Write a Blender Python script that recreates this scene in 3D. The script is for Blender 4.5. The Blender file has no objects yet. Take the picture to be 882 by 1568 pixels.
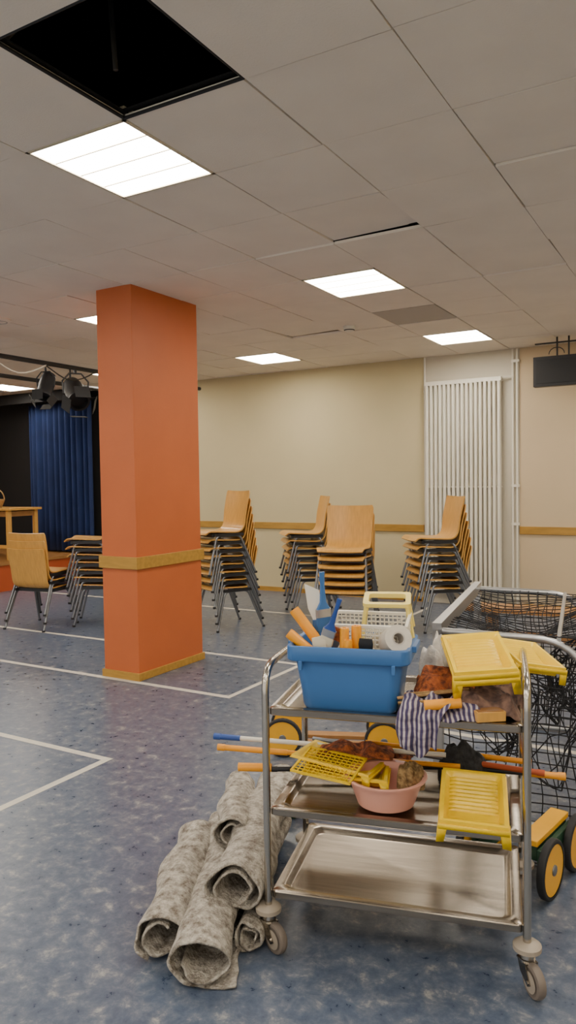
import bpy, math, random
from mathutils import Vector, Matrix, noise
random.seed(7)
D=math.radians
FW=Vector((-0.503,0.864,0)); RT=Vector((0.864,0.503,0))
def sv(f,r,z=0.0):            # room survey: metres ahead / to the right of the tripod spot
    return FW*f+RT*r+Vector((0,0,z))
# ------------------------------------------------------------------ materials
MATS={}
def mat(name,col,rough=0.6,metal=0.0,var=0.0,scale=8.0,bump=0.0,bscale=40.0,col2=None,emit=0,stretch=None,detail=4,ramp=(0.35,0.65),spec=None):
    m=bpy.data.materials.new(name); m.use_nodes=True
    nt=m.node_tree; n=nt.nodes; l=nt.links; b=n['Principled BSDF']
    b.inputs['Base Color'].default_value=(*col,1); b.inputs['Roughness'].default_value=rough
    b.inputs['Metallic'].default_value=metal
    if spec is not None: b.inputs['Specular IOR Level'].default_value=spec
    tc=n.new('ShaderNodeTexCoord'); mp=n.new('ShaderNodeMapping'); l.new(tc.outputs['Object'],mp.inputs['Vector'])
    if stretch: mp.inputs['Scale'].default_value=stretch
    if var>0 or col2:
        ns=n.new('ShaderNodeTexNoise'); ns.inputs['Scale'].default_value=scale; ns.inputs['Detail'].default_value=detail
        if detail>=9: ns.inputs['Roughness'].default_value=0.75
        l.new(mp.outputs[0],ns.inputs['Vector'])
        rp=n.new('ShaderNodeValToRGB'); rp.color_ramp.elements[0].position=ramp[0]; rp.color_ramp.elements[1].position=ramp[1]
        c2=col2 if col2 else tuple(c*(1-var) for c in col)
        rp.color_ramp.elements[0].color=(*c2,1); rp.color_ramp.elements[1].color=(*col,1)
        l.new(ns.outputs['Fac'],rp.inputs['Fac']); l.new(rp.outputs[0],b.inputs['Base Color'])
    if bump>0:
        n2=n.new('ShaderNodeTexNoise'); n2.inputs['Scale'].default_value=bscale; n2.inputs['Detail'].default_value=5
        l.new(mp.outputs[0],n2.inputs['Vector'])
        bp=n.new('ShaderNodeBump'); bp.inputs['Strength'].default_value=bump; bp.inputs['Distance'].default_value=0.01
        l.new(n2.outputs['Fac'],bp.inputs['Height']); l.new(bp.outputs[0],b.inputs['Normal'])
    if emit: 
        b.inputs['Emission Color'].default_value=(*col,1); b.inputs['Emission Strength'].default_value=emit
    MATS[name]=m; return m
mat('ceiling_tile',(0.87,0.79,0.68),0.9,var=0.05,scale=3,bump=0.15,bscale=120)
mat('plenum_dark',(0.006,0.006,0.006),0.9)
mat('conduit_dark',(0.05,0.045,0.035),0.7)
mat('wall_beige',(0.58,0.495,0.295),0.8,var=0.04,scale=2,bump=0.1,bscale=150)
mat('wall_tan',(0.60,0.47,0.30),0.8,var=0.04,scale=2,bump=0.1,bscale=150)
mat('wall_white',(0.62,0.57,0.46),0.8,var=0.03,scale=2)
mat('stage_black',(0.010,0.009,0.009),0.9)
mat('orange_paint',(0.52,0.125,0.032),0.5,var=0.06,scale=3,bump=0.06,bscale=80)
mat('trim_wood',(0.46,0.25,0.04),0.45,var=0.2,scale=6,stretch=(1,6,6))
mat('beech',(0.66,0.35,0.08),0.3,var=0.16,scale=9,stretch=(6,1,1))
mat('beech_dark',(0.36,0.17,0.05),0.45,var=0.2,scale=9)
mat('chair_metal',(0.22,0.23,0.25),0.35,metal=0.8)
mat('black_plastic',(0.012,0.012,0.014),0.45)
mat('steel',(0.36,0.315,0.26),0.24,metal=1.0,var=0.2,scale=5,stretch=(1,14,14))
mat('steel_tube',(0.50,0.47,0.42),0.22,metal=1.0)
mat('alu',(0.50,0.50,0.50),0.35,metal=0.9)
mat('radiator_white',(0.78,0.74,0.63),0.4)
mat('light_panel',(1.0,0.91,0.78),0.5,emit=30)
mat('light_frame',(0.65,0.58,0.42),0.5)
mat('blue_plastic',(0.045,0.155,0.40),0.38,var=0.08,scale=5)
mat('yellow_plastic',(0.90,0.60,0.003),0.35,var=0.08,scale=6)
mat('yellow_orange',(0.90,0.36,0.008),0.42,var=0.08,scale=8)
mat('wheel_yellow',(0.80,0.40,0.012),0.45,var=0.1,scale=8)
mat('pale_yellow',(0.84,0.68,0.18),0.45)
mat('white_plastic',(0.76,0.73,0.64),0.45)
mat('cream',(0.70,0.62,0.46),0.6)
mat('pink_plastic',(0.76,0.37,0.28),0.4)
mat('rust_mesh',(0.50,0.13,0.03),0.9,col2=(0.11,0.03,0.015),scale=55,bump=1.0,bscale=90)
mat('brown_cloth',(0.24,0.14,0.10),0.9,col2=(0.05,0.03,0.03),scale=30,bump=0.8,bscale=50)
mat('black_cloth',(0.03,0.03,0.032),0.8,col2=(0.008,0.008,0.008),scale=60,bump=0.8,bscale=50)
mat('sponge',(0.42,0.28,0.12),0.95,col2=(0.14,0.08,0.03),scale=60,bump=1.0,bscale=90)
mat('plastic_bag',(0.70,0.66,0.60),0.25,var=0.3,scale=25,bump=1.0,bscale=30)
mat('blue_paint',(0.02,0.07,0.30),0.4)
mat('rubber',(0.015,0.015,0.016),0.7)
mat('caster_grey',(0.17,0.14,0.115),0.6)
mat('caster_light',(0.34,0.29,0.23),0.5)
mat('green_paint',(0.02,0.065,0.035),0.5)
mat('curtain_blue',(0.010,0.026,0.105),0.9,var=0.2,scale=4)
mat('net_black',(0.008,0.008,0.01),0.8)
mat('white_tape',(0.62,0.58,0.50),0.6,var=0.12,scale=20)
mat('carpet_back',(0.58,0.54,0.47),0.95,col2=(0.13,0.105,0.08),scale=26,bump=1.0,bscale=110,detail=12,ramp=(0.36,0.62))
mat('vent_grey',(0.45,0.41,0.36),0.7)
mat('red_orange',(0.45,0.08,0.02),0.6)
mat('wicker',(0.40,0.24,0.09),0.8,var=0.4,scale=60)
def striped():
    m=mat('striped_towel',(0.7,0.68,0.7),0.95); nt=m.node_tree; n=nt.nodes; l=nt.links; b=n['Principled BSDF']
    tc=n.new('ShaderNodeTexCoord'); w=n.new('ShaderNodeTexWave'); w.bands_direction='X'; w.inputs['Scale'].default_value=21; w.inputs['Distortion'].default_value=2.5; w.inputs['Detail'].default_value=1
    r=n.new('ShaderNodeValToRGB'); r.color_ramp.elements[0].color=(0.06,0.05,0.12,1); r.color_ramp.elements[1].color=(0.50,0.46,0.47,1)
    r.color_ramp.elements[0].position=0.35; r.color_ramp.elements[1].position=0.75
    e=r.color_ramp.elements.new(0.52); e.color=(0.22,0.12,0.15,1)
    l.new(tc.outputs['Object'],w.inputs['Vector']); l.new(w.outputs['Fac'],r.inputs['Fac'])
    w2=n.new('ShaderNodeTexWave'); w2.bands_direction='Z'; w2.inputs['Scale'].default_value=12; w2.inputs['Distortion'].default_value=2
    r2=n.new('ShaderNodeValToRGB'); r2.color_ramp.elements[0].color=(.72,.70,.78,1); r2.color_ramp.elements[1].color=(1,1,1,1); r2.color_ramp.elements[0].position=.15; r2.color_ramp.elements[1].position=.35
    mx=n.new('ShaderNodeMixRGB'); mx.blend_type='MULTIPLY'; mx.inputs[0].default_value=1
    l.new(tc.outputs['Object'],w2.inputs['Vector']); l.new(w2.outputs['Fac'],r2.inputs['Fac']); l.new(r.outputs[0],mx.inputs[1]); l.new(r2.outputs[0],mx.inputs[2])
    l.new(mx.outputs[0],b.inputs['Base Color'])
striped()
def linoleum():
    m=bpy.data.materials.new('linoleum_blue'); m.use_nodes=True; MATS['linoleum_blue']=m
    nt=m.node_tree; n=nt.nodes; l=nt.links; b=n['Principled BSDF']
    tc=n.new('ShaderNodeTexCoord')
    a=n.new('ShaderNodeTexNoise'); a.inputs['Scale'].default_value=14; a.inputs['Detail'].default_value=10; a.inputs['Roughness'].default_value=0.72; a.inputs['Distortion'].default_value=0.25
    r=n.new('ShaderNodeValToRGB'); cr=r.color_ramp
    cr.elements[0].position=0.32; cr.elements[0].color=(0.050,0.074,0.122,1)
    cr.elements[1].position=0.70; cr.elements[1].color=(0.36,0.36,0.345,1)
    e=cr.elements.new(0.48); e.color=(0.088,0.116,0.170,1)
    e=cr.elements.new(0.57); e.color=(0.138,0.163,0.205,1)
    c=n.new('ShaderNodeTexNoise'); c.inputs['Scale'].default_value=0.9; c.inputs['Detail'].default_value=3
    r2=n.new('ShaderNodeValToRGB'); r2.color_ramp.elements[0].color=(0.85,0.87,0.94,1); r2.color_ramp.elements[1].color=(1.1,1.05,1.0,1)
    mx=n.new('ShaderNodeMixRGB'); mx.blend_type='MULTIPLY'; mx.inputs[0].default_value=1
    l.new(tc.outputs['Object'],a.inputs['Vector']); l.new(tc.outputs['Object'],c.inputs['Vector'])
    l.new(a.outputs['Fac'],r.inputs['Fac']); l.new(c.outputs['Fac'],r2.inputs['Fac'])
    l.new(r.outputs[0],mx.inputs[1]); l.new(r2.outputs[0],mx.inputs[2]); l.new(mx.outputs[0],b.inputs['Base Color'])
    rr=n.new('ShaderNodeMapRange'); rr.inputs['To Min'].default_value=0.20; rr.inputs['To Max'].default_value=0.40
    l.new(a.outputs['Fac'],rr.inputs['Value']); l.new(rr.outputs[0],b.inputs['Roughness'])
linoleum()
# ------------------------------------------------------------------ mesh builder
class B:
    def __init__(s): s.v=[]; s.f=[]; s.m=[]; s.names=[]
    def mi(s,m):
        if m not in s.names: s.names.append(m)
        return s.names.index(m)
    def add(s,vs,fs,m):
        o=len(s.v); s.v+= [tuple(x) for x in vs]; k=s.mi(m)
        for f in fs: s.f.append([o+i for i in f]); s.m.append(k)
    def box(s,c,size,m,rot=None):
        c=Vector(c); hx,hy,hz=[x/2 for x in size]
        vs=[Vector((x,y,z)) for x in(-hx,hx) for y in(-hy,hy) for z in(-hz,hz)]
        if rot is not None: vs=[rot@v for v in vs]
        s.add([v+c for v in vs],[(0,1,3,2),(4,6,7,5),(0,4,5,1),(2,3,7,6),(0,2,6,4),(1,5,7,3)],m)
    def b2(s,lo,hi,m):
        s.box([(a+b)/2 for a,b in zip(lo,hi)],[b-a for a,b in zip(lo,hi)],m)
    def tube(s,pts,r,m,seg=8,cap=True):
        pts=[Vector(p) for p in pts]; n=len(pts); rs=r if isinstance(r,(list,tuple)) else [r]*n
        tan=[]
        for i in range(n):
            a=pts[max(i-1,0)]; b=pts[min(i+1,n-1)]; t=(b-a)
            tan.append(t.normalized() if t.length>1e-9 else Vector((0,0,1)))
        up=Vector((0,0,1)) if abs(tan[0].z)<0.9 else Vector((1,0,0))
        nn=(up-tan[0]*up.dot(tan[0])).normalized(); vs=[]
        for i in range(n):
            nn=(nn-tan[i]*nn.dot(tan[i])).normalized(); bb=tan[i].cross(nn)
            for k in range(seg):
                a=2*math.pi*k/seg; vs.append(pts[i]+(nn*math.cos(a)+bb*math.sin(a))*rs[i])
        fs=[(i*seg+k,i*seg+(k+1)%seg,(i+1)*seg+(k+1)%seg,(i+1)*seg+k) for i in range(n-1) for k in range(seg)]
        if cap: fs+= [tuple(range(seg))[::-1],tuple((n-1)*seg+k for k in range(seg))]
        s.add(vs,fs,m)
    def loft(s,loops,m,cap0=False,cap1=False):
        k=len(loops[0]); vs=[p for lp in loops for p in lp]
        fs=[(i*k+j,i*k+(j+1)%k,(i+1)*k+(j+1)%k,(i+1)*k+j) for i in range(len(loops)-1) for j in range(k)]
        if cap0: fs.append(tuple(range(k))[::-1])
        if cap1: fs.append(tuple((len(loops)-1)*k+j for j in range(k)))
        s.add(vs,fs,m)
    def lathe(s,prof,m,c=(0,0,0),seg=24,ax=None,cap0=False,cap1=False):
        c=Vector(c); R=ax if ax else Matrix.Identity(3)
        s.loft([[c+R@Vector((r*math.cos(2*math.pi*k/seg),r*math.sin(2*math.pi*k/seg),z)) for k in range(seg)] for r,z in prof],m,cap0,cap1)
    def grid(s,fn,nu,nv,m):
        vs=[fn(i/nu,j/nv) for j in range(nv+1) for i in range(nu+1)]
        fs=[(j*(nu+1)+i,j*(nu+1)+i+1,(j+1)*(nu+1)+i+1,(j+1)*(nu+1)+i) for j in range(nv) for i in range(nu)]
        s.add(vs,fs,m)
    def mesh(s,name,smooth=True):
        me=bpy.data.meshes.new(name); me.from_pydata(s.v,[],s.f)
        for x in s.names: me.materials.append(MATS[x])
        me.polygons.foreach_set('material_index',s.m)
        me.update()
        if smooth:
            me.polygons.foreach_set('use_smooth',[True]*len(s.f))
            try: me.set_sharp_from_angle(angle=D(38))
            except Exception: pass
        return me
    def obj(s,name,loc=(0,0,0),rot=(0,0,0),parent=None,bevel=0,solid=0,smooth=True):
        return link(name,s.mesh(name,smooth),loc,rot,parent,bevel,solid)
def link(name,me,loc=(0,0,0),rot=(0,0,0),parent=None,bevel=0,solid=0):
    o=bpy.data.objects.new(name,me); bpy.context.scene.collection.objects.link(o)
    o.location=loc; o.rotation_euler=rot
    if parent: o.parent=parent
    if solid:
        x=o.modifiers.new('s','SOLIDIFY'); x.thickness=solid; x.offset=-1
    if bevel:
        x=o.modifiers.new('b','BEVEL'); x.width=bevel; x.segments=2; x.limit_method='ANGLE'; x.angle_limit=D(40)
    return o
def rr(hx,hy,r,z,n=5,cx=0,cy=0):
    out=[]
    for (sx,sy,a0) in((1,1,0),(-1,1,90),(-1,-1,180),(1,-1,270)):
        for k in range(n+1):
            a=D(a0+90*k/n); out.append(Vector((cx+sx*(hx-r)+r*math.cos(a),cy+sy*(hy-r)+r*math.sin(a),z)))
    return out
def fillet(pts,r,n=6):
    pts=[Vector(p) for p in pts]; out=[pts[0]]
    for i in range(1,len(pts)-1):
        a=(pts[i-1]-pts[i]); b=(pts[i+1]-pts[i]); q=min(r,a.length*.49,b.length*.49)
        p0=pts[i]+a.normalized()*q; p1=pts[i]+b.normalized()*q
        for k in range(n+1):
            t=k/n; out.append(p0*(1-t)**2+pts[i]*2*t*(1-t)+p1*t*t)
    out.append(pts[-1]); return out
# ------------------------------------------------------------------ room
HC=3.05; YB=8.95; XL,XR,YF=-13.0,3.6,-3.6
b=B(); b.b2((XL-.2,YF-.2,-0.1),(XR+.2,YB+.2,0),'linoleum_blue'); b.obj('floor',smooth=False)
b=B(); b.b2((-8.45,YB,0),(-3.23,YB+.15,3.6),'wall_beige'); b.b2((-3.23,YB,0),(-2.06,YB+.15,3.6),'wall_white'); b.b2((-2.06,YB,0),(XR+.15,YB+.15,3.6),'wall_tan')
b.b2((XL-.15,YB,0),(-8.45,YB+.15,3.6),'stage_black'); b.obj('wall_back',smooth=False)
b=B(); b.b2((XL-.15,YF,0),(XL,YB,3.6),'stage_black'); b.obj('wall_left',smooth=False)
b=B(); b.b2((XR,YF,0),(XR+.15,YB,3.6),'wall_beige'); b.obj('wall_right',smooth=False)
b=B(); b.b2((XL-.15,YF-.15,3.6),(XR+.15,YB+.15,3.7),'plenum_dark'); b.b2((XL-.15,YF-.15,3.0),(XR+.15,YF-.05,3.6),'plenum_dark'); b.obj('ceiling_slab',smooth=False)
TX,TY=0.5975,0.6475; X0,Y0=-2.17,2.417
lights=set()
for k in range(-2,4):
    for j in range(-2,3): lights.add((-1-4*k,4*j))
hole=(0,-1)
b=B()
sag={(0,2):(0,0.035),(-3,6):(0.0,0.03),(1,2):(0,-.004),(-1,2):(0,.012),(2,1):(0,.010),(1,4):(0,.012)}
i0=int((XL-X0)/TX)-1; i1=int((XR-X0)/TX)+1; j0=int((YF-Y0)/TY)-1; j1=int((YB-Y0)/TY)+1
LP=[]
for i in range(i0,i1+1):
    for j in range(j0,j1+1):
        xa,xb,ya,yb=X0+i*TX,X0+(i+1)*TX,Y0+j*TY,Y0+(j+1)*TY
        xa=max(xa,XL);xb=min(xb,XR);ya=max(ya,YF);yb=min(yb,YB)
        if xb-xa<.03 or yb-ya<.03: continue
        if (i,j)==hole: continue
        if (i,j) in lights and ya>YF+.1 and yb<YB-.05: LP.append((xa,xb,ya,yb)); continue
        g=[random.choice([.0020,.0026,.0035,.007]) for _ in range(4)]
        z=[HC+random.uniform(-.004,.003) for _ in range(4)]
        if (i,j) in sag:
            z[2]+=sag[(i,j)][1]; z[3]+=sag[(i,j)][1]*.6
        P=[(xa+g[0],ya+g[1]),(xb-g[2],ya+g[1]),(xb-g[2],yb-g[3]),(xa+g[0],yb-g[3])]
        vs=[(*p,zz) for p,zz in zip(P,z)]+[(*p,zz+.018) for p,zz in zip(P,z)]
        m='vent_grey' if (i,j)==(-1,6) else 'ceiling_tile'
        b.add(vs,[(0,1,2,3),(7,6,5,4),(0,4,5,1),(1,5,6,2),(2,6,7,3),(3,7,4,0)],m)
b.obj('ceiling',smooth=False)
b=B()
for i in range(i0,i1+1):
    x=X0+i*TX
    if XL<x<XR: b.b2((x-.012,YF,HC+.024),(x+.012,YB,HC+.03),'plenum_dark')
for j in range(j0,j1+1):
    y=Y0+j*TY
    if YF<y<YB: b.b2((XL,y-.012,HC+.031),(XR,y+.012,HC+.037),'plenum_dark')
xa,xb,ya,yb=X0,X0+TX,Y0-TY,Y0
b.obj('ceiling_grid_rail',smooth=False)
b=B()
for (p,q) in (((xa,ya),(xb,ya)),((xb,ya),(xb,yb)),((xb,yb),(xa,yb)),((xa,yb),(xa,ya))):
    b.tube([(*p,HC+.004),(*q,HC+.004)],.008,'rubber',6)
for k,(dy,z) in enumerate(((.10,3.22),(.17,3.20),(.30,3.26))): b.tube([(xa-.4,ya+dy,z),(xb+.4,ya+dy-.35,z+.03)],.010,'vent_grey')
b.tube([(xa+.14,ya+.45,3.12),(xa+.13,ya+.43,3.5)],.010,'conduit_dark')
b.obj('trim_ceiling_opening')
for (xa,xb,ya,yb) in LP:
    b=B(); z=HC
    b.b2((xa+.015,ya+.015,z+.004),(xb-.015,yb-.015,z+.010),'light_panel')
    b.b2((xa+.005,ya+.005,z+.011),(xb-.005,yb-.005,z+.06),'light_frame')
    for lo,hi in (((xa,ya),(xb,ya+.015)),((xa,yb-.015),(xb,yb)),((xa,ya),(xa+.015,yb)),((xb-.015,ya),(xb,yb))):
        b.b2((*lo,z-.003),(*hi,z+.02),'light_frame')
    for k in (1,2,3):
        y=ya+(yb-ya)*k/4; b.b2((xa+.02,y-.0035,z),(xb-.02,y+.0035,z+.004),'light_frame')
    b.obj('ceiling_light_panel',smooth=False)
# trims
b=B(); b.b2((-8.45,YB-.02,.88),(-3.23,YB,.97),'trim_wood'); b.b2((-2.06,YB-.02,.88),(XR,YB,.97),'trim_wood'); b.obj('trim_1',bevel=.003,smooth=False)
b=B(); b.b2((-8.45,YB-.015,0),(-3.23,YB,.06),'trim_wood'); b.b2((-2.06,YB-.015,0),(XR,YB,.06),'trim_wood'); b.obj('baseboard_back',smooth=False)
# floor tape
b=B()
def tape(x0,y0,x1,y1): b.b2((min(x0,x1),min(y0,y1),0),(max(x0,x1),max(y0,y1),.0015),'white_tape')
tape(-12,4.32,-3.02,4.37); tape(-3.06,4.37,-3.02,8.6); tape(-12,5.38,-3.06,5.43)
tape(-12,3.01,-2.93,3.055); tape(-2.975,-3,-2.93,3.01); tape(-12,7.44,-3.06,7.49); tape(-1.7,4.32,3,4.37)
b.obj('floor_marking_tape',smooth=False)
# pillar
b=B(); px0,px1,py0,py1=-4.265,-3.905,4.38,5.20
b.b2((px0,py0,0),(px1,py1,HC+.01),'orange_paint')
b.b2((px0-.02,py0-.02,.87),(px1+.02,py1+.02,.965),'trim_wood'); b.b2((px0-.015,py0-.015,0),(px1+.015,py1+.015,.06),'trim_wood')
b.obj('orange_pillar',bevel=.004,smooth=False)
# radiator
b=B(); xa,xb=-3.17,-2.24; yr=8.85; n=17
for k in range(n):
    x=xa+(xb-xa)*(k+.5)/n
    b.tube([(x,yr-.035,.22),(x,yr-.035,2.68)],.0185,'radiator_white',12); b.tube([(x,yr+.03,.22),(x,yr+.03,2.68)],.014,'radiator_white',8)
for z in (.2,2.7): b.box(((xa+xb)/2,yr,z),(xb-xa,.09,.05),'radiator_white')
b.box(((xa+xb)/2,yr-.005,1.44),(xb-xa,.04,.014),'radiator_white')
for z in (.3,2.6):
    b.box((xa+.1,YB-.04,z),(.03,.07,.03),'radiator_white'); b.box((xb-.1,YB-.04,z),(.03,.07,.03),'radiator_white')
b.obj('tubular_radiator',bevel=.003)
b=B()
for x in (-3.2,-2.13,-2.08):
    b.tube([(x,8.91,0),(x,8.91,HC-.01)],.012,'radiator_white')
b.tube([(-3.2,8.91,2.62),(-3.178,8.88,2.62)],.02,'radiator_white'); b.tube([(-2.13,8.91,2.72),(-2.236,8.87,2.72)],.012,'radiator_white')
b.tube([(-2.13,8.91,.2),(-2.236,8.87,.2)],.012,'radiator_white')
for z in (1.0,1.45,2.9): b.box((-2.1,8.92,z),(.09,.04,.03),'radiator_white')
b.obj('heating_pipes')
b=B(); b.lathe([(0.06,0),(0.06,-.02),(.045,-.045),(.03,-.05)],'white_plastic',(-3.19,6.73,HC),cap1=True); b.lathe([(.047,-.03),(.054,-.036),(.047,-.042)],'rubber',(-3.19,6.73,HC)); b.obj('smoke_detector')
p=sv(6.9,-2.62); b=B(); b.lathe([(.11,0),(.11,-.012),(.08,-.025),(.05,-.02)],'ceiling_tile',(p.x,p.y,HC),cap1=True); b.lathe([(.085,-.02),(.075,-.03),(.065,-.02)],'vent_grey',(p.x,p.y,HC)); b.obj('ceiling_loudspeaker')
# hanging monitor on the right
b=B(); x,y=-1.45,8.45
b.box((x+.05,y,2.68),(.78,.10,.32),'black_plastic'); b.box((x+.05,y-.052,2.68),(.72,.006,.26),'rubber')
b.tube([(x-.1,y,2.84),(x-.1,y,HC-.005)],.010,'black_plastic'); b.tube([(x+.02,y,2.84),(x+.02,y,HC-.005)],.010,'black_plastic')
b.box((x-.03,y,2.985),(.6,.03,.014),'black_plastic')
b.tube([(x-.1+.08*math.cos(a),y-.03,2.86+.07*math.sin(a)) for a in [k*math.pi/8 for k in range(9)]],.006,'black_plastic',5)
b.obj('hanging_monitor',bevel=.004)
# ------------------------------------------------------------------ stage
b=B(); b.b2((XL+.01,4.2,0),(-9.0,YB-.01,.38),'red_orange'); b.b2((XL+.01,4.15,.38),(-8.97,YB-.01,.42),'beech_dark'); b.obj('stage_platform',smooth=False)
b=B()
def cur(u,v):
    x=-10.15+1.45*u; return Vector((x,8.78+.05*math.sin(u*2*math.pi*11)+.015*math.sin(u*31),.45+2.42*v))
b.grid(cur,176,6,'curtain_blue'); b.tube([(-10.3,8.8,2.90),(-8.6,8.8,2.90)],.02,'black_plastic'); b.obj('stage_curtain',solid=.004)
b=B(); b.b2((XL,8.5,2.88),(-8.5,8.56,HC-.008),'stage_black'); b.obj('stage_valance',smooth=False)
b=B(); 
for (dx,dy) in ((-.45,-.3),(.45,-.3),(-.45,.3),(.45,.3)): b.box((dx*.93,dy*.88,.37),(.06,.06,.74),'beech')
b.box((0,0,.76),(1.0,.66,.035),'beech'); b.box((0,0,.69),(.86,.54,.08),'beech_dark')
b.box((0,-.27,.2),(.84,.03,.05),'beech')
b.obj('wooden_table',(-9.62,7.75,.42),(0,0,D(4)),bevel=.004)
b=B(); b.lathe([(.09,0),(.13,.1),(.14,.13)],'wicker',cap0=True,seg=20); b.tube([(.135*math.cos(a),0,.12+.17*math.sin(a)) for a in [k*math.pi/12 for k in range(13)]],.009,'wicker',6)
b.obj('wicker_basket',(-9.60,7.62,1.198),(0,0,.6),solid=.006)
# lighting bars and spotlights
b=B(); b.tube([(-6.2,2.2,2.82),(-6.2,8.3,2.82)],.025,'black_plastic'); b.tube([(-7.3,2.5,2.82),(-7.3,8.3,2.82)],.025,'black_plastic')
for y in (3,5,7): b.tube([(-6.2,y,2.82),(-6.2,y,HC-.006)],.012,'black_plastic'); b.tube([(-7.3,y,2.82),(-7.3,y,HC-.006)],.012,'black_plastic')
for y in (4.0,4.9,5.6): b.tube([(-6.2+.01*math.sin(k),y+.7*k/8,2.8-.12*math.sin(k*math.pi/8)) for k in range(9)],.007,'white_plastic' if y<5 else 'black_plastic',5)
b.obj('stage_lighting_bar')
def spot(loc,tilt,rz,s):
    b=B(); R=Matrix.Rotation(tilt,3,'X')
    b.lathe([(.03,-.2),(.085,-.19),(.1,-.1),(.1,.1),(.11,.12),(.11,.16),(.09,.16),(.085,.1)],'black_plastic',ax=R,cap0=True,cap1=True)
    for a in range(4):
        q=R@Matrix.Rotation(a*math.pi/2,3,'Z')@Matrix.Rotation(D(-25),3,'Y')
        b.box(R@Matrix.Rotation(a*math.pi/2,3,'Z')@Vector((.14,0,.22)),(.004,.15,.13),'rubber',rot=q)
    b.tube([(-.12,0,0),(-.13,0,.12),(-.06,0,.2),(.06,0,.2),(.13,0,.12),(.12,0,0)],.009,'black_plastic',6)
    b.tube([(0,0,.2),(0,0,.26)],.016,'black_plastic')
    o=b.obj('stage_spotlight',loc,(0,0,rz)); o.scale=(s,s,s)
spot((-6.2,6.02,2.54),D(125),D(60),1.1); spot((-6.2,5.60,2.57),D(150),D(20),.8)
# ------------------------------------------------------------------ chairs
def chair_mesh():
    b=B()
    prof=[(p.x,p.y) for p in fillet([(-.27,.42,0),(-.235,.452,0),(.17,.43,0),(.265,.86,0)],.11,8)]
    th=.012; nx=8; top=[];bot=[]
    dp=[]
    for i in range(len(prof)-1):
        k=max(1,int(math.dist(prof[i],prof[i+1])/.05))
        for q in range(k): dp.append((prof[i][0]+(prof[i+1][0]-prof[i][0])*q/k,prof[i][1]+(prof[i+1][1]-prof[i][1])*q/k))
    c=prof[-1]
    for q in (.5,.8): dp.append((dp[-1][0]+(c[0]-dp[-1][0])*q,dp[-1][1]+(c[1]-dp[-1][1])*q))
    dp.append(c); prof=dp; n=len(prof); L=[0]
    for i in range(1,n): L.append(L[-1]+math.dist(prof[i],prof[i-1]))
    for i in range(n):
        t=L[i]/L[-1]; e=L[-1]-L[i]
        w=.245-.014*math.sin(min(1,t/.9)*math.pi)
        if e<.03: w-=.012*(1-e/.03)**2
        if t<.06: w-=.02*(1-t/.06)
        a=prof[max(i-1,0)]; c=prof[min(i+1,n-1)]; d=Vector((c[0]-a[0],c[1]-a[1])).normalized(); nr=Vector((-d.y,d.x))
        for k in range(nx+1):
            s=k/nx*2-1; cv=.022*s*s*(t>.5)*min(1,(t-.5)*4)+.008*s*s
            y=prof[i][0]+nr.x*cv; z=prof[i][1]+nr.y*cv
            top.append(Vector((s*w,y,z))); bot.append(Vector((s*w,y-nr.x*th,z-nr.y*th)))
    N=len(top); fs=[];fb=[]
    for i in range(n-1):
        for k in range(nx):
            q=(i*(nx+1)+k,i*(nx+1)+k+1,(i+1)*(nx+1)+k+1,(i+1)*(nx+1)+k); fs.append(q[::1]); fb.append(tuple(N+x for x in q[::-1]))
    ed=[k for k in range(nx+1)]+[i*(nx+1)+nx for i in range(1,n)]+[(n-1)*(nx+1)+k for k in range(nx-1,-1,-1)]+[i*(nx+1) for i in range(n-2,0,-1)]
    fe=[(ed[i],N+ed[i],N+ed[(i+1)%len(ed)],ed[(i+1)%len(ed)]) for i in range(len(ed))]
    b.add(top+bot,fs+fb+fe,'beech')
    for sx in (-1,1):
        b.tube(fillet([(sx*.262,-.26,0),(sx*.228,-.15,.405),(sx*.228,.12,.405),(sx*.258,.29,0)],.05,5),.0125,'chair_metal',8)
        b.box((sx*.228,-.01,.414),(.032,.34,.028),'black_plastic')
        for (x,y) in ((sx*.262,-.26),(sx*.258,.29)): b.tube([(x,y,0),(x,y,.02)],.016,'black_plastic',8)
    for y in (-.19,.10): b.box((0,y,.410),(.45,.03,.034),'black_plastic')
    return b.mesh('stacking_chair')
CM=chair_mesh()
def stack(loc,facing,n,dz=.083,dy=-.012):
    e=bpy.data.objects.new('chair_stack',None); bpy.context.scene.collection.objects.link(e)
    e.location=loc; e.rotation_euler=(0,0,math.atan2(facing[1],facing[0])+math.pi/2)
    for k in range(n):
        link('chair_%d'%(k+1),CM,(random.uniform(-.006,.006),dy*k,dz*k),(0,0,random.uniform(-.015,.015)),e)
def fc(f,r): v=FW*f+RT*r; return (v.x,v.y)
stack(sv(8.1,-2.69),fc(.92,.38),3)
stack(sv(8.3,-2.10),fc(-.12,-.99),7)
stack(sv(7.95,-.66),fc(-.55,-.83),8)
stack(sv(8.7,.27),fc(-.15,-.98),7)
stack(sv(7.6,.60),fc(-.95,-.30),6)
stack(sv(7.7,1.57),fc(-.15,-.98),7)
# bench
b=B(); b.box((0,0,.43),(1.6,.3,.035),'beech_dark'); 
for x in (-.6,.6): b.box((x,0,.21),(.05,.26,.42),'beech_dark')
b.box((0,0,.2),(1.2,.03,.08),'beech_dark'); b.obj('wooden_bench',(-1.1,6.4,0),(0,0,D(2)),bevel=.004)
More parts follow.
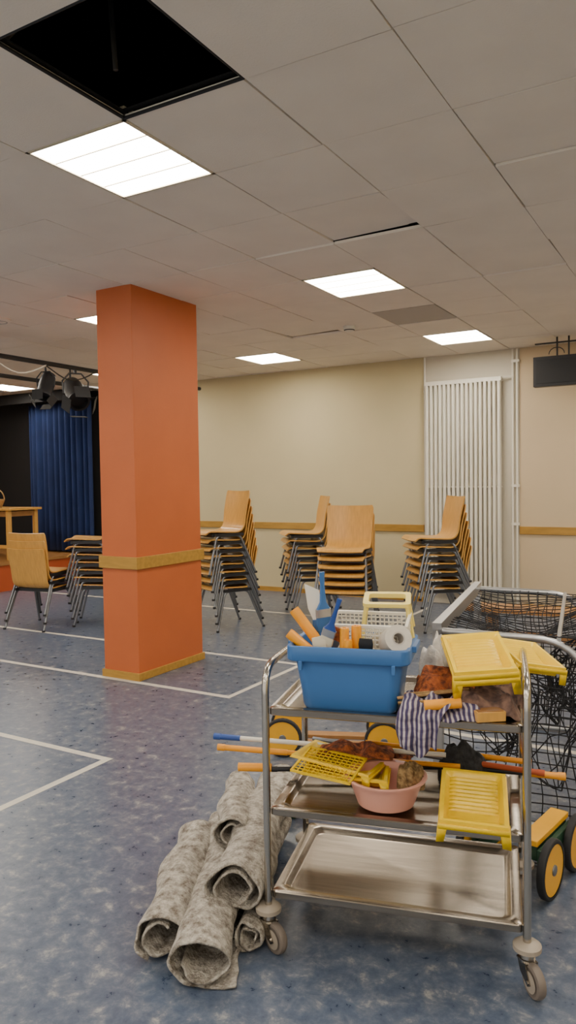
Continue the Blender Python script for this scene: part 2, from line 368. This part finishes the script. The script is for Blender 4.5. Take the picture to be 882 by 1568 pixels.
# ------------------------------------------------------------------ trolley
TO=Vector((-1.28,2.036,0)); TA=math.atan2(.204,.793); TU=Vector((math.cos(TA),math.sin(TA),0)); TV=Vector((-math.sin(TA),math.cos(TA),0))
def T(x,y,z): return TO+TU*x+TV*y+Vector((0,0,z))
TL,TD=.81,.50
b=B(); tr=.0125
for x in (0,TL):
    b.tube(fillet([(x,0,.13),(x,0,.93),(x,TD,.93),(x,TD,.13)],.09,8),tr,'steel_tube',12)
for z in (.195,.47,.80):
    cx,cy=TL/2,TD/2; hx,hy=TL/2-.012,TD/2+.005
    lo=lambda i,r,zz: rr(hx-i,hy-i,r,zz,6,cx,cy)
    b.loft([lo(.006,.012,z-.026),lo(0,.015,z-.022),lo(0,.015,z-.003),lo(.003,.015,z),lo(.028,.03,z),lo(.034,.03,z-.003),lo(.046,.03,z-.014),lo(.052,.03,z-.015)],'steel',False,True)
    b.loft([lo(.006,.012,z-.026),lo(.02,.012,z-.026),lo(.03,.012,z-.018)],'steel',False,True)
for x in (0,TL):
    for y in (0,TD):
        b.lathe([(.0,.148),(.03,.147),(.042,.138),(.042,.125),(.03,.122),(.012,.12)],'caster_light',(x,y,0),20)
        b.lathe([(.018,.12),(.02,.1),(.024,.098),(.024,.09)],'steel_tube',(x,y,0),16,cap1=True)
b.obj('service_trolley',TO,(0,0,TA))
tro=bpy.data.objects['service_trolley']
for x,y,a in ((0,0,-35),(TL,0,-60),(0,TD,20),(TL,TD,-100)):
    b=B(); RY=Matrix.Rotation(math.pi/2,3,'X')
    for s in (-1,1):
        vs=[(-.02,s*.018,.092),(.02,s*.018,.092),(.05,s*.019,.045),(.035,s*.019,.035),(-.005,s*.018,.06)]
        o=[(v[0],v[1]+s*.003,v[2]) for v in vs]
        b.add(vs+o,[(0,1,2,3,4),(9,8,7,6,5)]+[(i,(i+1)%5,5+(i+1)%5,5+i) for i in range(5)],'steel')
    b.box((0,0,.092),(.05,.042,.005),'steel')
    b.lathe([(.012,-.016),(.034,-.012),(.038,-.014),(.046,-.012),(.049,-.005),(.049,.005),(.046,.012),(.038,.014),(.034,.012),(.012,.016)],'caster_grey',(.037,0,.049),24,ax=RY,cap0=True,cap1=True)
    b.lathe([(.031,-.0165),(.012,-.018)],'caster_light',(.037,0,.049),20,ax=RY,cap1=True); b.lathe([(.031,.0165),(.012,.018)],'caster_light',(.037,0,.049),20,ax=RY,cap1=True)
    b.tube([(.037,-.026,.049),(.037,.026,.049)],.006,'steel_tube')
    b.obj('caster',(x,y,0),(0,0,D(a)),parent=tro)
# ---- blue bin
b=B(); H=.212
L=lambda hx,hy,r,z: rr(hx,hy,r,z,5)
b.loft([L(.148,.105,.03,0),L(.155,.112,.035,.01),L(.166,.12,.035,.10),L(.174,.125,.035,H-.05),L(.195,.140,.03,H-.05),L(.2,.143,.03,H-.045),L(.2,.143,.03,H-.003),L(.198,.141,.03,H),L(.19,.134,.03,H),L(.186,.13,.03,H-.003),L(.176,.123,.03,H-.05),L(.152,.108,.03,.008)],'blue_plastic',True,True)
for sx in (-1,1):
    b.box((sx*.203,0,H-.012),(.02,.12,.02),'blue_plastic')
for x in (-.15,.15): b.box((x,-.139,H-.062),(.012,.012,.03),'blue_plastic')
b.box((0,-.119,.145),(.26,.006,.004),'blue_plastic')
BX,BY=.264,.16
b.obj('blue_storage_bin',T(BX,BY,.788),(0,0,TA),bevel=.002)
BIN=T(BX,BY,.79)
def BW(x,y,z): return BIN+TU*x+TV*y+Vector((0,0,z))
def roller(name,p0,p1,r,m='yellow_orange'):
    p0=Vector(p0);p1=Vector(p1); b=B(); d=p1-p0; Lh=d.length
    b.lathe([(r*.45,0),(r*.45,.006),(r*.55,0),(r,0),(r,Lh*.97),(r*.93,Lh),(r*.5,Lh),(r*.5,Lh-.01)],m,seg=16,cap0=True,cap1=True)
    o=b.obj(name,p0); o.rotation_mode='QUATERNION'; o.rotation_quaternion=Vector((0,0,1)).rotation_difference(d); return o
roller('paint_roller_sleeve',BW(-.08,-.02,.15),BW(-.20,-.03,.31),.018)
roller('paint_roller_sleeve',BW(-.10,-.06,.15),BW(-.205,-.08,.24),.017)
roller('paint_roller_sleeve',BW(-.02,-.08,.05),BW(-.015,-.085,.265),.015)
roller('paint_roller_sleeve',BW(.02,-.06,.05),BW(.02,-.065,.27),.016)
roller('paint_roller_sleeve',BW(.0,-.1,.05),BW(.0,-.105,.23),.014)
def brush(loc,rot,mh,mb,s=1):
    b=B(); b.loft([rr(.012,.006,.005,-.16,3),rr(.009,.007,.005,-.1,3),rr(.014,.008,.006,-.03,3),rr(.03,.009,.006,0,3)],mh,True,True)
    b.loft([rr(.032,.011,.004,0,3),rr(.032,.011,.004,.035,3)],'alu',True,True)
    b.loft([rr(.03,.009,.004,.035,3),rr(.034,.008,.004,.07,3),rr(.03,.004,.003,.095,3)],mb,True,True)
    o=b.obj('paint_brush',loc,rot); o.scale=(s,s,s)
def spatula(loc,rot):
    b=B(); b.loft([rr(.011,.008,.007,-.14,4),rr(.014,.010,.008,-.08,4),rr(.010,.008,.007,0,4)],'blue_plastic',True,True)
    vs=[(-.008,0,0),(.008,0,0),(.028,0,.03),(.020,0,.10),(-.028,0,.125),(-.022,0,.04)]
    b.add([(x,y-.0015,z) for x,y,z in vs]+[(x,y+.0015,z) for x,y,z in vs],[(0,1,2,3,4,5),(11,10,9,8,7,6)]+[(i,(i+1)%6,6+(i+1)%6,6+i) for i in range(6)],'white_plastic')
    b.obj('paint_scraper',loc,rot)
spatula(BW(-.135,.01,.27),(0,D(-4),TA+.2))
brush(BW(-.105,.0,.31),(D(186),D(-4),TA+.6),'blue_plastic','blue_plastic',.8)
brush(BW(.055,-.09,.17),(D(10),D(2),TA),'yellow_plastic','black_plastic',.7)
brush(BW(-.065,-.06,.20),(D(12),D(25),TA+.2),'blue_paint','rust_mesh',.7)
brush(BW(-.085,-.09,.17),(D(5),D(-15),TA),'blue_paint','cream',.7)
brush(BW(-.06,-.10,.26),(D(190),D(20),TA),'blue_paint','cream',.7)
def crate(name,loc,rot,w,d,h,m,cell=.018):
    b=B()
    def wall(p,q):
        p=Vector(p);q=Vector(q);n=max(2,int((q-p).length/cell))
        for k in range(n+1):
            a=p.lerp(q,k/n); b.box(a+Vector((0,0,h/2)),(.004,.004,h),m)
        nz=max(2,int(h/cell))
        for k in range(nz+1):
            z=h*k/nz; c=(p+q)/2; dx=abs(q.x-p.x);dy=abs(q.y-p.y)
            e=.010 if k in (0,nz) else .004
            b.box(c+Vector((0,0,z)),(dx+e,dy+e,e if k in(0,nz) else .004),m)
    x,y=w/2,d/2; wall((-x,-y,0),(x,-y,0)); wall((x,-y,0),(x,y,0)); wall((x,y,0),(-x,y,0)); wall((-x,y,0),(-x,-y,0)); b.box((0,0,.002),(w,d,.004),m)
    return b.obj(name,loc,rot)
crate('plastic_mesh_basket',BW(.055,.03,.17),(D(12),0,TA),.25,.12,.11,'white_plastic',.014)
b=B()
b.loft([rr(.075,.05,.015,0),rr(.08,.055,.015,.004),rr(.08,.055,.015,.016),rr(.062,.037,.012,.016),rr(.062,.037,.012,0)],'pale_yellow'); b.loft([rr(.062,.037,.012,0),rr(.075,.05,.015,0)],'pale_yellow')
for sx in(-1,1):
    for sy in(-1,1): b.tube([(sx*.068,sy*.042,.005),(sx*.085,sy*.05,-.11)],.008,'pale_yellow',6)
b.obj('yellow_plastic_rack',BW(.10,.085,.325),(D(14),0,TA+.1))
def taperoll(loc,rot,R,r,w,m):
    b=B(); b.lathe([(r,-w/2),(R,-w/2),(R,w/2),(r,w/2),(r,-w/2)],m,seg=28); b.lathe([(r+.002,-w/2-.001),(r-.003,-w/2-.001),(r-.003,w/2+.001),(r+.002,w/2+.001)],'vent_grey',seg=28); return b.obj('masking_tape_roll',loc,rot)
taperoll(BW(.145,-.06,.225),(D(65),D(25),TA+.3),.045,.020,.07,'white_tape')
taperoll(BW(.10,.0,.20),(D(80),D(-30),TA),.04,.02,.04,'cream')
# ---- cloth
def lump(name,loc,rx,ry,h,m,seed,rot=0,fold=.3,fr=2.0):
    b=B(); nu,nv=80,30; o=Vector((seed*3.1,seed*1.7,seed))
    def fn(u,v):
        a=u*2*math.pi; c,s=math.cos(a),math.sin(a)
        R=1+.28*noise.noise(o+Vector((c*1.3,s*1.3,0)))
        p=math.sin(v*math.pi/2); q=math.cos(v*math.pi/2)
        nz=noise.noise(o+Vector((c*p*fr,s*p*fr,5)))*fold+noise.noise(o+Vector((c*p*fr*2.2,s*p*fr*2.2,9)))*fold*.4
        return Vector((rx*R*c*p*(1+.3*nz),ry*R*s*p*(1+.3*nz),max(.001,h*(q**.6)*(1+nz))))
    b.grid(fn,nu,nv,m); return b.obj(name,loc,(0,0,TA+rot))
def crumple(name,loc,w,d,h,m,seed,rot=0,fr=14,tilt=(0,0)):
    b=B(); n=64; o=Vector((seed*5.3,seed*2.1,seed))
    def fn(u,v):
        x=(u-.5)*w;y=(v-.5)*d; e=min(u,1-u,v,1-v)*2
        q=Vector((x,y,0))*fr
        rid=1-abs(noise.noise(o+q))*1.6
        z=h*(.15+.85*min(1,e*2.4)**.7)*(.4+.6*max(0,rid))+h*.2*noise.noise(o+q*2.0)
        k=Vector((noise.noise(o+Vector((x*9,y*9,3))),noise.noise(o+Vector((x*9,y*9,7))),0))*.035
        return Vector((x,y,max(.002,z)))+k
    b.grid(fn,n,n,m); return b.obj(name,loc,(tilt[0],tilt[1],TA+rot),solid=.0025)
ZT=.785
crumple('rust_scrub_cloth',T(.56,.18,ZT+.055),.18,.15,.075,'rust_mesh',1.3,.2,14)
lump('folded_sacking',T(.56,.20,ZT),.09,.08,.065,'brown_cloth',5.5,.2)
lump('plastic_bag',T(.53,.37,ZT),.075,.08,.17,'plastic_bag',2.2,.5,.5,2.2)
crumple('brown_work_gloves',T(.685,.10,ZT+.01),.22,.15,.075,'brown_cloth',3.1,.1,9)
lump('folded_net_cloth',T(.70,.26,ZT),.10,.12,.09,'brown_cloth',4.7,.4,.4)
b=B()
def tw(u,v):
    x=(u-.5)*(.17-.06*v)+.03*(1-v)
    path=[(.12,.035),(.06,.045),(.0,.03),(-.028,.008),(-.036,-.03),(-.040,-.07),(-.036,-.105)]
    t=v*(len(path)-1); i=min(int(t),len(path)-2); f=t-i
    y=path[i][0]*(1-f)+path[i+1][0]*f; z=path[i][1]*(1-f)+path[i+1][1]*f
    fold=math.sin(u*15+v*3+math.sin(v*5))
    y+=fold*.011*(.3+v)+noise.noise(Vector((u*4,v*4,2)))*.014
    z+=(.012*math.sin(u*14)+.014*noise.noise(Vector((u*5,v*5,8))))*(1-v)+(.035*abs(u-.45)+.01*math.sin(u*9))*v
    return Vector((x+.008*math.sin(v*7),y,z))
b.grid(tw,48,40,'striped_towel'); b.obj('striped_towel',T(.49,.01,.80),(0,0,TA),solid=.004)
crumple('crumpled_tea_towel',T(.605,.04,ZT+.01),.15,.09,.05,'striped_towel',6.2,.3,12)
b=B()
for k,(x0,x1,y,z,dz) in enumerate(((.42,.62,.06,.86,.03),(.425,.60,.04,.85,.015),(.44,.64,.08,.868,.02))): b.tube([(x0,y,z-.02),(x1,y+.03,z+dz-.02)],.005,'wicker',6)
b.obj('bamboo_stick_bundle',TO,(0,0,TA))
roller('paint_roller_sleeve',T(.51,.00,.84),T(.62,.02,.85),.016)
b=B(); b.box((0,0,.016),(.09,.05,.03),'beech'); b.box((0,0,.0325),(.08,.045,.003),'beech_dark'); b.obj('sanding_block',T(.70,.03,.80),(0,0,TA+.4),bevel=.003)
# ---- paint trays : ribbed ramp falls towards a deep legged front end
def tray_mesh():
    b=B(); w,l=.125,.17
    def base(y):
        t=(y+l)/(2*l)   # 0 = deep end, 1 = shallow end
        return -.055 if t<.30 else -.055+.04*(t-.30)/.70
    def fn(u,v):
        x=(u*2-1)*w; y=(v*2-1)*l
        e=min(w-abs(x),l-abs(y))
        if e<.004: return Vector((x,y,-.014))
        if e<.018: return Vector((x,y,0))
        k=min(1,(e-.018)/.014); bz=base(y)
        rib=.006*(.5+.5*math.cos((y+l)/.020*2*math.pi)) if (e>.035 and (y+l)/(2*l)>.40) else 0
        return Vector((x,y,bz*k+rib))
    us=[0,.015,.02,.07,.075,.135]+[.135+(.865-.135)*k/12 for k in range(1,12)]+[.865,.925,.93,.98,.985,1]
    vs=[0,.01,.014,.05,.054,.10]+[.10+(.90-.10)*k/90 for k in range(1,90)]+[.90,.946,.95,.986,.99,1]
    V=[fn(u,v) for v in vs for u in us]; n=len(us)
    b.add(V,[(j*n+i,j*n+i+1,(j+1)*n+i+1,(j+1)*n+i) for j in range(len(vs)-1) for i in range(n-1)],'yellow_plastic')
    y=-l
    for sx in(-1,1):
        P=[(sx*w,y,-.012),(sx*(w-.035),y,-.012),(sx*(w-.022),y,-.085),(sx*(w+.006),y-.004,-.085)]
        b.add(P,[(0,1,2,3)],'yellow_plastic')
        P=[(sx*w,y,-.012),(sx*w,y+.035,-.012),(sx*(w+.006),y+.018,-.085),(sx*(w+.006),y-.004,-.085)]
        b.add(P,[(0,1,2,3)],'yellow_plastic')
    b.add([(-w,y,-.012),(w,y,-.012),(w,y-.001,-.032),(-w,y-.001,-.032)],[(0,1,2,3)],'yellow_plastic')
    return b.mesh('paint_tray')
TM=tray_mesh()
def tray(loc,rx,ry,rz,s=1.0,sz=1.0):
    o=link('paint_roller_tray',TM,loc,(rx,ry,TA+rz)); o.scale=(s,s,s*sz)
    x=o.modifiers.new('s','SOLIDIFY'); x.thickness=.0025; x.offset=-1; return o
tray(T(.665,.14,.985),D(14),D(-4),D(12),.78)
tray(T(.667,.145,.967),D(14),D(-4),D(12),.78)
tray(T(.825,.34,.945),D(10),D(10),D(25),.68)
# middle shelf
ZM=.457
tray(T(.20,.22,.575),D(6),D(4),D(80),.85,.6); tray(T(.23,.19,.555),D(3),D(2),D(95),.85,.6)
tray(T(.655,.05,.553),D(12),D(2),D(2),.82)
b=B()
for k in range(13): b.box((-.10+.2*k/12,0,0),(.003,.16,.003),'yellow_plastic')
for k in range(10): b.box((0,-.08+.16*k/9,0),(.2,.003,.003),'yellow_plastic')
for s in(-1,1): b.box((s*.102,0,0),(.008,.17,.006),'yellow_plastic'); b.box((0,s*.083,0),(.21,.008,.006),'yellow_plastic')
b.obj('paint_scraper_grid',T(.18,.13,.578),(D(8),D(4),TA-.15))
b=B(); b.lathe([(.085,0),(.093,.004),(.122,.085),(.134,.088),(.136,.094),(.133,.096),(.12,.093),(.09,.008)],'pink_plastic',seg=40,cap0=True,cap1=True); b.obj('washing_up_bowl',T(.37,.135,ZM+.01),(0,0,TA))
lump('natural_sponge',T(.45,.16,ZM+.06),.05,.045,.08,'sponge',7.7,0,.25)
crumple('rust_scrub_cloth',T(.25,.27,.575),.26,.12,.035,'rust_mesh',8.8,.1,12)
crumple('rust_scrub_cloth',T(.34,.41,ZM+.03),.18,.12,.08,'rust_mesh',9.4,.1,10)
lump('black_mesh_bag',T(.60,.40,ZM),.08,.06,.13,'black_cloth',11.4,.1,.3)
def pole(name,a,c,r,m1,m2,f=.5):
    a=Vector(a);c=Vector(c); b=B(); mid=a.lerp(c,f)
    b.tube([a,mid],r,m1,10); b.tube([mid,c],r*.8,m2,10); b.tube([a,a.lerp(c,.03)],r*1.15,m1,10); b.obj(name)
pole('extension_pole',T(-.30,.30,.580),T(.55,.36,.56),.011,'blue_paint','white_plastic',.12)
pole('extension_pole',T(-.27,.26,.555),T(.60,.33,.535),.011,'yellow_orange','yellow_orange',.3)
roller('paint_roller_sleeve',T(-.18,.23,.500),T(-.06,.25,.500),.015)
pole('extension_pole',T(-.06,.25,.495),T(.62,.42,.50),.009,'black_plastic','black_plastic')
pole('extension_pole',T(.95,.40,.505),T(.10,.38,.515),.012,'yellow_orange','black_plastic',.16)
pole('extension_pole',T(.88,.36,.525),T(.05,.43,.555),.010,'red_orange','chair_metal',.3)
pole('extension_pole',T(.84,.44,.53),T(.25,.44,.555),.010,'yellow_orange','yellow_orange',.4)
# wooden stilts lying on the floor behind the trolley
for k,(m,z,o) in enumerate((('yellow_orange',.02,0),('beech_dark',.02,.05),('beech',.055,.025))):
    b=B(); b.box((0,0,0),(.85,.032,.032),m)
    b.box((-.25,-.03,.0),(.10,.03,.045),'green_paint'); b.box((.3,0,0),(.03,.036,.036),'rubber')
    p=sv(3.36+o,.22,z+.003); b.obj('wooden_stilt',(p.x,p.y,z+.003),(0,0,D(24)),bevel=.003)
# ------------------------------------------------------------------ hockey goal
A=sv(3.35,.67); GA=math.atan2(.153,.988)
g=bpy.data.objects.new('floorball_goal',None); bpy.context.scene.collection.objects.link(g); g.location=A; g.rotation_euler=(0,0,GA)
b=B(); GH,GL,GD=.86,1.38,.64
b.box((0,0,GH/2),(.04,.06,GH),'alu'); b.box((0,GL,GH/2),(.04,.06,GH),'alu'); b.box((0,GL/2,GH),(.04,GL+.06,.06),'alu')
b.box((-.022,GL/2,GH),(.004,GL,.03),'black_plastic')
for y in (0,GL):
    b.tube(fillet([(0,y,GH-.01),(GD*.92,y,GH-.02),(GD+.06,y,GH*.5),(GD+.08,y,.02),(0,y,.02)],.18,8),.016,'alu',10)
b.tube([(GD+.07,0,.02),(GD+.07,GL,.02)],.016,'alu',10); b.tube([(GD*.8,0,GH-.02),(GD*.8,GL,GH-.02)],.010,'alu',10)
b.obj('frame',parent=g)
def net(name,fn,nu,nv,r=.0016):
    cu=bpy.data.curves.new(name,'CURVE'); cu.dimensions='3D'; cu.bevel_depth=r; cu.bevel_resolution=0; cu.materials.append(MATS['net_black'])
    for i in range(nu+1):
        s=cu.splines.new('POLY'); s.points.add(nv)
        for j in range(nv+1): s.points[j].co=(*fn(i/nu,j/nv),1)
    for j in range(nv+1):
        s=cu.splines.new('POLY'); s.points.add(nu)
        for i in range(nu+1): s.points[i].co=(*fn(i/nu,j/nv),1)
    o=bpy.data.objects.new(name,cu); bpy.context.scene.collection.objects.link(o); o.parent=g
def nz(p,a): return Vector((noise.noise(p*4),noise.noise(p*4+Vector((7,0,0))),noise.noise(p*4+Vector((0,9,0)))))*a
def side(y):
    def f(u,v):
        p=Vector((u*(GD+.06*(1-v)),y,.03+v*(GH-.06-.02*u))); return p+nz(p,.035)
    return f
net('net_side_1',side(0.0),14,18,.003); net('net_side_2',side(GL),14,18,.0028)
def back(u,v):
    p=Vector((GD+.06*(1-v),u*GL,.03+v*(GH-.08))); return p+nz(p,.06)
net('net_back',back,28,18,.0028)
def topn(u,v):
    p=Vector((u*GD,v*GL,GH-.02-.10*math.sin(u*math.pi)*math.sin(v*math.pi))); return p+nz(p,.03)
net('net_top',topn,14,28,.0028)
def bunch(u,v):
    p=Vector((GD*(.35+.6*u)+.05*math.sin(v*9),.05+v*.35,.30+.5*v*u+.12*math.sin(u*8+v*5))); return p+nz(p*2,.09)
net('net_bunch',bunch,12,12,.003)
def bunch2(u,v):
    p=Vector((GD*(.70+.3*u),.02+.14*math.sin(v*3.1),GH-.06-.30*v-.03*math.sin(u*9))); return p+nz(p*2.5,.06)
net('net_bunch_2',bunch2,16,10,.0035)
# ------------------------------------------------------------------ pedalos
def pedalo(loc,rz,w=.42,hy=.17,dk=.035,cover=True):
    b=B(); RX=Matrix.Rotation(math.pi/2,3,'Y'); R=.108
    for x in (-w/2,w/2):
        for y in (-hy,hy):
            b.lathe([(.0,-.012),(R-.014,-.012),(R-.014,.012),(0,.012)],'wheel_yellow',(x,y,R),28,ax=RX)
            b.lathe([(R-.016,-.014),(R-.003,-.014),(R,-.009),(R,.009),(R-.003,.014),(R-.016,.014)],'rubber',(x,y,R),28,ax=RX)
            b.lathe([(.02,-.018),(.02,.018)],'chair_metal',(x,y,R),12,ax=RX,cap0=True,cap1=True)
    for y in (-hy,hy): b.tube([(-w/2,y,R),(w/2,y,R)],.008,'chair_metal')
    for s in (-1,1):
        if cover:
            b.box((s*w*.27,0,R+dk),(.07,hy*2+.06,.022),'wheel_yellow'); b.box((s*w*.27,0,R+dk-.04),(.06,hy*2+.04,.055),'green_paint')
            b.box((s*(w/2-.03),0,R+.01),(.02,hy*2+.06,.12),'green_paint')
            b.box((s*(w/2-.03),0,R-.065),(.022,hy*2+.04,.022),'wheel_yellow')
        else:
            b.box((s*w*.27,0,R-.045),(.07,hy*2+.04,.022),'beech_dark')
    return b.obj('pedalo',loc,(0,0,rz),bevel=.003)
pedalo(sv(2.87,.90),D(-9.8),.32,.13,.09)
pedalo(sv(4.2,.25),D(112),.26,.28,-.02,False)
# ------------------------------------------------------------------ carpet rolls
def rug(a,c,r,turns,seed,flat=.92,th=.007,open_=.0,inner=.28,end_deg=-100):
    a=Vector(a);c=Vector(c); ax=(c-a); L_=ax.length; ax.normalize(); up=Vector((0,0,1)); up=(up-ax*up.dot(ax)).normalized(); sd=ax.cross(up)
    b=B(); nu=int(44*turns); nv=60; st=D(end_deg)-2*math.pi*turns
    def fn(u,v):
        th_=2*math.pi*turns*u+st; rad=r*(inner+(1-inner)*u**.8)
        if u>.85: rad*=1+open_*((u-.85)/.15)**2
        rad*=1+.15*noise.noise(Vector((math.cos(th_)*1.5+seed,math.sin(th_)*1.5,v*4)))+.06*noise.noise(Vector((th_*1.5,v*18,seed)))
        wob=noise.noise(Vector((v*2.5,seed,0)))*.04
        end=.05*noise.noise(Vector((th_*.7,seed*2,3)))*(abs(v-.5)*2)**3
        p=a+ax*(L_*v+end)+sd*(math.cos(th_)*rad+wob)+up*(math.sin(th_)*rad*flat)
        p.z=max(p.z,.008+.002*u); return p
    b.grid(fn,nu,nv,'carpet_back'); return b.obj('carpet_roll',solid=th)
rug(sv(2.42,-.19,.185),sv(3.35,-.05,.17),.105,1.9,.3,.74,inner=.35,end_deg=-110)
rug(sv(2.20,-.28,.085),sv(3.1,-.24,.09),.100,1.35,2.0,.78,open_=.35,inner=.6,end_deg=-40)
rug(sv(2.33,-.41,.08),sv(3.0,-.38,.085),.085,1.5,4.2,.85,inner=.5,end_deg=-120)
rug(sv(2.38,-.15,.05),sv(3.2,-.06,.06),.05,1.8,1.1)
rug(sv(2.75,-.23,.22),sv(3.3,-.22,.18),.07,1.6,5.1)
# ------------------------------------------------------------------ world & camera
w=bpy.data.worlds.new('World'); bpy.context.scene.world=w; w.use_nodes=True; w.node_tree.nodes['Background'].inputs[0].default_value=(1.0,.93,.84,1); w.node_tree.nodes['Background'].inputs[1].default_value=1.3
cd=bpy.data.cameras.new('camera'); cam=bpy.data.objects.new('camera',cd); bpy.context.scene.collection.objects.link(cam)
cd.sensor_fit='VERTICAL'; cd.sensor_height=36; cd.sensor_width=36; cd.lens=26.29; cd.clip_start=.05
cam.matrix_world=Matrix.Translation((0,0,1.53))@Matrix.Rotation(D(30.2),4,'Z')@Matrix.Rotation(D(90-2.3),4,'X')@Matrix.Rotation(-.014,4,'Z')
bpy.context.scene.camera=cam
